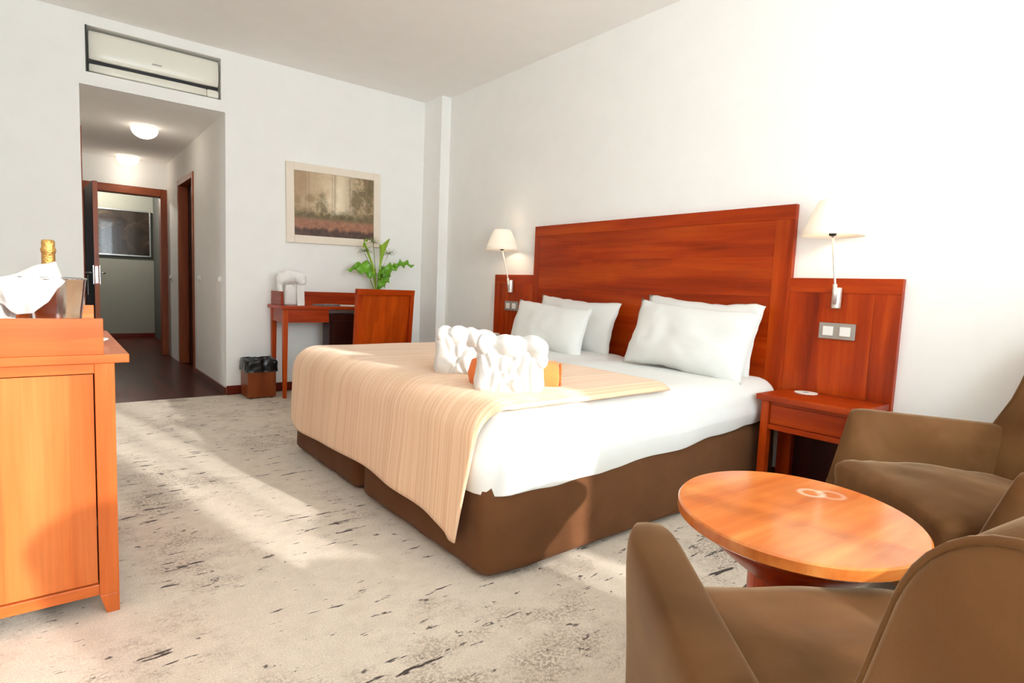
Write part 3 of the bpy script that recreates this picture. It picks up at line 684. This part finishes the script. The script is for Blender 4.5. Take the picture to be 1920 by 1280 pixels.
def pillow(center, w, h, t, lean, yaw, roll, seed, label, group):
    o = tag(obj('pillow', pillow_mesh(w, h, t, seed), M['linen'], smooth=True, loc=center), label, 'pillow', group)
    # local: x width, y thickness (front = -y), z up ; face front towards -X
    o.matrix_world = Matrix.Translation(center) @ Matrix.Rotation(math.radians(-90+yaw), 4, 'Z') @ Matrix.Rotation(math.radians(lean), 4, 'X') @ Matrix.Rotation(math.radians(roll), 4, 'Y')
    return o
G = 'pillows against the headboard'
pillow((-.160, -3.225, .755), .76, .40, .15, -14, 0, 2.5, 11, 'white pillow against the headboard mostly hidden behind the right front pillow', G)
pillow((-.345, -3.300, .738), .74, .38, .17, -17, 2, 3.5, 3, 'plump white pillow at the front of the right side of the bed', G)
pillow((-.150, -2.235, .732), .79, .38, .15, -14, 0, 2.5, 21, 'white pillow behind the left front pillow, against the headboard', G)
pillow((-.375, -2.225, .708), .70, .35, .16, -13, 3, 3.0, 31, 'white pillow at the front of the left side of the bed', G)

# ------------------------------------------------------------------ bathrobes and orange towels
ux, uy = Vector((.78, -.63, 0)), Vector((.63, .78, 0)); rang = math.atan2(-.63, .78)
def robe(loc, seed, sc, label, tl, right_lobe):
    random.seed(seed)
    r = thing('bathrobe', label, 'bathrobe', loc, rang, 'folded bathrobes on the bed')
    creases = [(random.uniform(-.09, .09), random.uniform(-.55, .55), random.uniform(.006, .012)) for _ in range(7)]+[(-.03, -.32, .014), (-.005, .36, .014)]
    def f(p, n):
        k = p.z/.2; q = p.copy()
        q.x *= 1.04-.12*k
        q += n*(.009*nz(p, 11, seed)+.004*nz(p, 34, seed+1))
        if n.y < -.3 or abs(n.x) > .5:
            for a, b_, d in creases:
                w = (p.x-a-b_*(p.z-.12)+.012*math.sin(p.z*30+a*50))/.009
                q.y += d*math.exp(-w*w)*smoothstep(.0, .05, p.z)
        return q
    obj('folded_body', rbox(-.125*sc, .125*sc, -.075, .075, 0, .205, .055, 48, f), M['terry'], r, smooth=True)
    prims = []
    n = 4
    for i in range(n):
        x = (-.080+.160*i/(n-1))*sc
        prims.append(((x, random.uniform(-.03, .01), .178+random.uniform(-.006, .012)), (.034+.008*(i % 2), .078, .040+.006*((i+1) % 2)), (random.uniform(-.35, .1), random.uniform(-.35, .35), random.uniform(-.5, .5))))
    prims.append(((0, .0, .180), (.105*sc, .065, .035), (0, 0, 0)))
    if right_lobe: prims += [((.098, -.03, .178), (.040, .052, .042), (0, .5, 0)), ((.110, -.03, .140), (.028, .045, .034), (0, 0, 0)), ((.005, -.05, .188), (.060, .032, .040), (0, .2, 0))]
    else: prims += [((.08, -.03, .17), (.04, .05, .036), (0, .3, 0)), ((-.02, -.045, .178), (.05, .032, .036), (0, -.2, 0))]
    blob('rolled_collar', prims, .005, M['terry'], r, 3)
    # rolled towel behind
    t = thing('towel', tl, 'towel', Vector(loc)+uy*.125+ux*.02, rang, 'orange towels behind the bathrobes')
    return t
def towel_roll(t, L, rad):
    def f(u, v):
        a = 2*PI*u; rr = rad*(1+.05*nz((math.cos(a)*2, math.sin(a)*2, v*5), 1, 4)); e = 1
        if v < .06: e = math.sqrt(max(0.02, 1-((.06-v)/.06)**2))
        if v > .94: e = math.sqrt(max(0.02, 1-((v-.94)/.06)**2))
        return (-L/2+L*v, rr*.8*math.cos(a)*e, rad+rr*math.sin(a)*e*(.95)+(.0 if math.sin(a) > 0 else .0))
    obj('towel_roll', grid(f, 28, 30), M['orange'], t, smooth=True)
    sp_ = []
    for k in range(50):
        a = k/50*5*PI; rr = rad*(.15+.75*k/50); sp_.append((L/2-.004, rr*.8*math.cos(a), rad+rr*math.sin(a)*.95))
    obj('spiral_end', tube(sp_, .004, 6), M['orange'], t, smooth=True)
t1 = robe(tuple(Vector((-1.755, -3.558, BT+.010))+uy*.075), 5, .98, 'white folded bathrobe standing on the peach bedspread nearest the armchairs', 'orange rolled towel behind the nearer bathrobe, its end showing on the right', True)
towel_roll(t1, .36, .062)
t2 = robe(tuple(Vector((-1.665, -3.135, BT+.010))+uy*.075), 9, 1.06, 'white folded bathrobe standing on the bed nearer the desk, partly hidden', 'orange rolled towel mostly hidden behind the bathrobe nearer the desk', False)
towel_roll(t2, .30, .058)

# ------------------------------------------------------------------ nightstands
def nightstand(y0, label, first=None):
    t = thing('nightstand', label, 'nightstand', (-.365, y0, 0), 0, 'nightstands')
    D, Wd, T = .325, .46, .515
    obj('top', bx(0, D, -Wd, 0, T-.028, T), W['y'], t, bev=.003)
    for x in (.018, D-.056):
        for y in (-Wd+.02, -.058): obj('leg', bx(x, x+.038, y, y+.038, 0, T-.028), W['z'], t, bev=.002)
    obj('front_rail', bx(.028, .046, -Wd+.058, -.058, T-.045, T-.028), W['y'], t)
    obj('front_rail', bx(.022, .050, -Wd+.058, -.058, T-.165, T-.14), W['y'], t, bev=.002)
    d = obj('drawer', bx(.030, D-.03, -Wd+.06, -.06, T-.138, T-.047), W['y'], t, bev=.002)
    for y in (-Wd+.026, -.044): obj('side_panel', bx(.056, D-.056, y, y+.018, T-.165, T-.028), W['x'], t)
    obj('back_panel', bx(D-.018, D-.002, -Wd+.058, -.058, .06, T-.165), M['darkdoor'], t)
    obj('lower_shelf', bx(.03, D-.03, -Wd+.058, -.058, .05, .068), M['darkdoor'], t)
    return t
n1 = nightstand(-3.725, 'cherry wood nightstand beside the bed under the right wall lamp')
n2 = dup(n1, (-.365, -1.20, 0), None, 'cherry wood nightstand on the far side of the bed, almost hidden by it')
co = thing('paper_coaster', 'white round paper coaster on the right nightstand', 'coaster', (-.115, -3.845, .515), .2)
obj('disc', lathe([(.052, 0), (.052, .003)], 40), M['paper'], co)
def ring(r0, r1, z0, z1, n=36):
    bm = BM(); R_ = [[bm.verts.new((r*math.cos(2*PI*i/n), r*math.sin(2*PI*i/n), z)) for i in range(n)] for r, z in ((r0, z0), (r1, z0), (r1, z1), (r0, z1))]
    for a, b in ((0, 1), (1, 2), (2, 3), (3, 0)):
        for i in range(n): bm.faces.new((R_[a][i], R_[a][(i+1) % n], R_[b][(i+1) % n], R_[b][i]))
    return bm
obj('printed_mark', ring(.008, .013, .003, .0035), M['ink'], co)
tp_ = thing('telephone', 'small beige telephone on the far nightstand, glimpsed past the bathrobes', 'telephone', (-.20, -1.36, .515))
obj('phone_base', rbox(-.09, .09, -.08, .08, 0, .05, .015, 5), M['acwhite'], tp_, smooth=True)
obj('handset', rbox(-.10, .10, .01, .065, .05, .085, .015, 5), M['acwhite'], tp_, smooth=True)
obj('keypad', bx(-.05, .05, -.06, 0, .05, .053), M['ink'], tp_)

# ------------------------------------------------------------------ table
TZ = .46; tcx, tcy = -1.607, -4.507
tb = thing('coffee_table', 'glossy oval wooden coffee table in front of the armchairs', 'table', (tcx, tcy, 0), math.radians(-3))
def oval(prof, a, b, ang, n=72):
    bm = lathe(prof, n)
    for v in bm.verts: v.co.x *= a; v.co.y *= b
    bmesh.ops.rotate(bm, verts=bm.verts, matrix=Matrix.Rotation(ang, 3, 'Z')); return bm
OA, OB, OANG = .306, .272, math.radians(42)
def tabletop_mat():
    t = NT('table_veneer'); v = t.coord((1.0, 11, 11), rnd=True)
    c = t.ramp(t.noise(v, 1, 5, .6, .4), [(.25, srgb(176, 84, 32)), (.5, srgb(208, 118, 52)), (.75, srgb(226, 148, 76))])
    vo = t.add('ShaderNodeTexVoronoi', distance='CHEBYCHEV'); t.link(t.coord((2.2, 9, 1)), vo.inputs['Vector']); vo.inputs['Scale'].default_value = 1
    bw_ = t.add('ShaderNodeRGBToBW'); t.link(vo.outputs['Color'], bw_.inputs[0])
    c = t.mix(.4, c, t.ramp(bw_.outputs[0], [(.2, (.82, .76, .72)), (.8, (1.08, 1.06, 1.04))]), 'MULTIPLY')
    # two pale overlapping rings
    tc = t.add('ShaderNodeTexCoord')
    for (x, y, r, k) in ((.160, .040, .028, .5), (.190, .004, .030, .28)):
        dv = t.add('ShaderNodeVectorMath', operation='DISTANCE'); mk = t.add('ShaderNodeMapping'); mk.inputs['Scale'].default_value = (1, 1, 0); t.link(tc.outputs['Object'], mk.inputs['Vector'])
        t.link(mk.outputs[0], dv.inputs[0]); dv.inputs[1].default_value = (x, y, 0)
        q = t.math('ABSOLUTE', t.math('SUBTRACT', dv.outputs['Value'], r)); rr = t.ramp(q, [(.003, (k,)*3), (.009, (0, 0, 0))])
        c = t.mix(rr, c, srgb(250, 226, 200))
    t.color(c); t.set(Roughness=.22, Coat_Weight=.35, Coat_Roughness=.1); return t.m
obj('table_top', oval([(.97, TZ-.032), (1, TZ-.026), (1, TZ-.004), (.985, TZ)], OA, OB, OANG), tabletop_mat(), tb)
obj('under_ring', oval([(.40, TZ-.15), (.52, TZ-.125), (.72, TZ-.08), (.86, TZ-.045), (.86, TZ-.032)], OA, OB, OANG), W['x'], tb, smooth=True)
obj('pedestal', oval([(.34, .02), (.34, TZ-.14)], OA, OB, OANG, 36), W['z'], tb)
obj('foot_plate', oval([(.72, 0), (.72, .02), (.66, .026)], OA, OB, OANG), W['x'], tb)

# ------------------------------------------------------------------ armchairs
def armchair(label, loc, rz):
    t = thing('armchair', label, 'armchair', loc, rz, 'brown velour armchairs')
    # local: +y is the facing direction, x to the sitter's right
    def seatf(p, n):
        q = p.copy(); q.z += .022*max(0, 1-(p.x/.30)**2)*max(0, 1-((p.y-.03)/.3)**2)*(1 if p.z > .33 else 0)
        q.z -= .02*smoothstep(.0, -.25, p.y)*(1 if p.z > .3 else 0)
        return q+n*(.006*nz((p.x*7, p.y*16, p.z*5), 1, 4)+.004*nz((p.x*9+p.y*22, p.y*30-p.x*5, 0), 1, 7)*(1 if p.z > .33 else 0))
    obj('seat_cushion', rbox(-.295, .295, -.31, .285, .235, .395, .04, 18, seatf), M['velvet'], t, smooth=True)
    obj('seat_base', rbox(-.30, .30, -.34, .265, .09, .24, .03, 8), M['velvet'], t, smooth=True)
    for s in (-1, 1):
        # arm: lofted sections from front to rear
        def armf(u, v, s=s):
            y0 = .235-.005; yy = y0+(-.40-y0)*u          # along the arm at its foot
            a = 2*PI*v; ztop = .568-.04*u; zb = .08
            # cross-section: rounded slab, 'h' parameter 0 bottom ..1 top
            c, si = math.cos(a), math.sin(a)
            hw = .054; hz = (ztop-zb)/2
            e = .34
            cx = math.copysign(abs(c)**e, c)*hw if abs(c) > 1e-9 else 0; cz = math.copysign(abs(si)**.55, si)*hz if abs(si) > 1e-9 else 0
            h = (cz+hz)/(2*hz)
            x = s*(.315+.056*h**1.6+.016)+cx*(1.10-.10*h)
            end = 1
            if u < .14: end = math.sqrt(max(0, 1-((.14-u)/.14)**2))
            if u < .14: x = s*(.325+.052*h**1.6)+(x-s*(.325+.052*h**1.6))*max(.12, end); cz2 = cz*(.93+.07*end); h2 = h
            else: cz2 = cz
            y = yy+.055*(1-h)**1.5*(1-u)*2.0-.045*h**2*(1-u)
            return (x, y, zb+hz+cz2)
        obj('armrest', cap_ends(grid(armf, 26, 40), 26, 40), M['velvet'], t, smooth=True)
    # curved backrest, thicker in the middle, leaning back
    def backf(p, n):
        q = p.copy(); u = p.x/.38
        hgt = max(0, p.z-.30)
        q.y += .045*u*u-.31*hgt
        q.z -= .112*u*u*smoothstep(.40, .85, p.z)
        q.x *= 1-.05*smoothstep(.45, .84, p.z)
        if n.y < -.3: q.y -= .04*(1-u*u)
        if n.y > .3: q.y += .012*(1-u*u)
        return q+n*.004*nz(p, 8, 2)
    BY0, BY1, BR = -.488, -.328, .079
    zc = BH-BR; yc = (BY0+BY1)/2
    outl = [(BY1, .10+k*(zc-.10)/10, 0, 1) for k in range(11)]+[(yc+BR*math.cos(PI*k/16), zc+BR*math.sin(PI*k/16), math.sin(PI*k/16), math.cos(PI*k/16)) for k in range(1, 16)]+[(BY0, zc-k*(zc-.10)/10, 0, -1) for k in range(11)]
    bm = BM(); rings = []
    for x, ins in [(-.400, .010), (-.397, .003), (-.392, 0)]+[(-.375+.75*k/22, 0) for k in range(23)]+[(.392, 0), (.397, .003), (.400, .010)]:
        ring_ = []
        for y, z, nz_, ny_ in outl:
            ring_.append(bm.verts.new(backf(Vector((x, y-ny_*ins, z-nz_*ins)), Vector((0, ny_, nz_)))))
        rings.append(ring_)
    for a, b in zip(rings, rings[1:]):
        for k in range(len(outl)): bm.faces.new((a[k], a[(k+1) % len(outl)], b[(k+1) % len(outl)], b[k]))
    nO = len(outl)
    for rg in (rings[0], rings[-1]):          # side faces as a strip between front and rear edge
        for k in range(nO//2): 
            q = [rg[k], rg[k+1], rg[nO-2-k], rg[nO-1-k]]; u_ = []
            for v in q:
                if v not in u_: u_.append(v)
            if len(u_) > 2: bm.faces.new(u_)
    obj('backrest', bm, M['velvet'], t, smooth=True)
    for s in (-1, 1):
        obj('piping', tube([backf(Vector((s*.395, y, z)), Vector((0, ny_, nz_))) for y, z, nz_, ny_ in outl], .0032, 8), M['velvet'], t, smooth=True)
    for x in (-.30, .26):
        for y in (-.32, .20): obj('leg', bx(x, x+.04, y, y+.04, 0, .10), M['darkdoor'], t, bev=.003)
    return t
def cap_ends(bm, nu, nv):
    bmesh.ops.remove_doubles(bm, verts=bm.verts, dist=1e-6)
    bmesh.ops.holes_fill(bm, edges=[e for e in bm.edges if e.is_boundary]); return bm
BH = .966
def facing(fx, fy): return math.atan2(fy, fx)-PI/2
ar1 = armchair('brown velour armchair in the foreground seen from behind', (-1.985, -4.88, 0), facing(.62, .785))
ar2 = dup(ar1, (-.746, -4.66, 0), facing(-.77, .64), 'brown velour armchair by the wall beside the nightstand')

# ------------------------------------------------------------------ left cabinet with champagne
cb = thing('cabinet', 'honey coloured wooden cabinet at the left with the champagne on it', 'cabinet', (-2.842, -3.215, 0))
# local: x negative into the wall, y positive away from viewer
CD, CW, CT = .60, .80, .742
obj('cabinet_top', bx(-CD, 0, 0, CW, CT-.024, CT), HW['x'], cb, bev=.002)
obj('side_board', bx(-CD, -.058, .003, .023, CT, CT+.098), HWB['x'], cb, bev=.0015)
obj('side_board', bx(-CD, -.040, CW-.023, CW-.003, CT, CT+.098), HWB['x'], cb, bev=.0015)
obj('back_board', bx(-CD, -CD+.018, .023, CW-.023, CT, CT+.098), HW['y'], cb, bev=.0015)
def post(x0, x1, y0, y1):
    bm = BM(); v = box(bm, x0, x1, y0, y1, .055, CT-.024); w = box(bm, x0, x1, y0, y1, 0, .055)
    for q in w[:4]:
        if q.co.x < x0+1e-6: q.co.x += .016
    return bm
obj('post', post(-.080, -.034, .005, .051), HW['z'], cb, bev=.0015)
obj('post', post(-.080, -.034, CW-.051, CW-.005), HW['z'], cb, bev=.0015)
obj('post', post(-CD, -CD+.046, .005, .051), HW['z'], cb, bev=.0015)
obj('post', post(-CD, -CD+.046, CW-.051, CW-.005), HW['z'], cb, bev=.0015)
obj('top_rail', bx(-CD+.046, -.080, .008, .040, CT-.052, CT-.024), HW['x'], cb, bev=.0015)
obj('bottom_rail', bx(-CD+.046, -.080, .008, .040, .057, .088), HW['x'], cb, bev=.0015)
obj('side_panel', bx(-CD+.046, -.083, .016, .034, .091, CT-.055), HWB['z'], cb)
obj('side_panel', bx(-CD+.046, -.08, CW-.034, CW-.016, .06, CT-.024), HWB['z'], cb)
for i in range(2):
    y0 = .056+i*(CW-.112)/2; d = obj('cabinet_door', bx(-.058, -.040, y0+.002, y0+(CW-.112)/2-.002, .09, CT-.03), HWB['z'], cb, bev=.002)
    obj('door_knob', lathe([(.008, 0), (.008, .012), (.013, .02), (.010, .028)], 16), M['steel'], d, loc=(-.040, y0+(.30 if i == 0 else .05), .42)).rotation_euler = (0, PI/2, 0)
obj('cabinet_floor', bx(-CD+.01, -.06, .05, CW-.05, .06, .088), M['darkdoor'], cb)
bk = thing('ice_bucket', 'polished steel ice bucket on the left cabinet holding the champagne', 'bucket', (-3.012, -2.88, CT))
o = obj('bucket_body', lathe([(.066, .0), (.070, .003), (.080, .10), (.091, .195), (.094, .200), (.092, .203), (.088, .198), (.077, .10), (.067, .008)], 56), M['chrome'], bk, smooth=True)
bt = thing('champagne_bottle', 'champagne bottle with gold foil neck standing in the ice bucket', 'bottle', (-3.012, -2.875, CT+.001))
M['bottle'] = plain('dark_green_glass', srgb(18, 28, 16), .1, var=.1)
obj('bottle_body', lathe([(.038, 0), (.041, .004), (.041, .13), (.034, .17), (.020, .215), (.0155, .24), (.0155, .29)], 32), M['bottle'], bt, smooth=True)
M['gold'] = plain('gold_foil', srgb(214, 168, 96), .32, .85, bump=(160, .7, .006), var=.15)
obj('gold_foil', lathe([(.0205, .222), (.0172, .245), (.0165, .272), (.0178, .275), (.0195, .284), (.0165, .292), (.0170, .304), (.0158, .312), (.010, .314)], 32), M['gold'], bt, smooth=True)
def lerp_table(t, q):
    for (a, b), (c, d) in zip(t, t[1:]):
        if q <= c: return b+(d-b)*max(0, (q-a)/(c-a))
    return t[-1][1]
def napkin():
    # napkin wrapped around the bottle, its folds hanging over the bucket rim
    top = [(0, .200), (.08, .252), (.30, .238), (.52, .214), (.75, .198), (1, .17)]
    hem = [(0, .196), (.08, .165), (.17, .130), (.32, .100), (.48, .098), (.64, .124), (.80, .13), (1, .11)]
    def f(u, v):
        x = .033-.195*u; tz, hz = lerp_table(top, u), lerp_table(hem, u)
        fold = (.016*math.sin(u*21+v*2.2)*(.25+v)+.010*math.sin(u*9-v*4))*smoothstep(.15, .45, u)
        y = -.032-.075*math.sin(PI*.5*min(1, v*1.15))-.022*math.sin(u*PI)-fold
        w = nz((x*20, tz*10, v*3), 1, 3)
        return (x+.006*w*v-.012*v*math.sin(u*PI), y+.012*w, tz+(hz-tz)*v+.005*nz((x*24, v*3, 1), 1, 1))
    return grid(f, 60, 30)
nk = thing('napkin', 'white cloth napkin wrapped round the champagne bottle over the bucket rim', 'napkin', (-3.012, -2.88, CT))
o = obj('front_fold', napkin(), M['terry'], nk, smooth=True); mo = o.modifiers.new('solid', 'SOLIDIFY'); mo.thickness = .004
def napkin2(u, v):
    x = -.068-.11*u-.03*v; z = .135-.125*v-.02*u
    w = nz((x*16, z*12, 2), 1, 5); return (x+.006*w, -.088-.03*v-.02*u+.014*math.sin(u*14+v*2)+.016*w, max(.006, z+.006*w))
o = obj('hanging_corner', grid(napkin2, 26, 22), M['terry'], nk, smooth=True); mo = o.modifiers.new('solid', 'SOLIDIFY'); mo.thickness = .004
for i, (y, lab) in enumerate(((-2.92, 'nearer'), (-2.68, 'farther'))):
    c = tag(obj('saucer', lathe([(.025, 0), (.030, .003), (.052, .014), (.053, .017), (.048, .015), (.026, .006)], 28), M['white'], smooth=True, loc=(-2.922, y, CT)), 'small white saucer peeking out behind the cabinet side board, the %s of two' % lab, 'saucer', 'saucers on the cabinet')
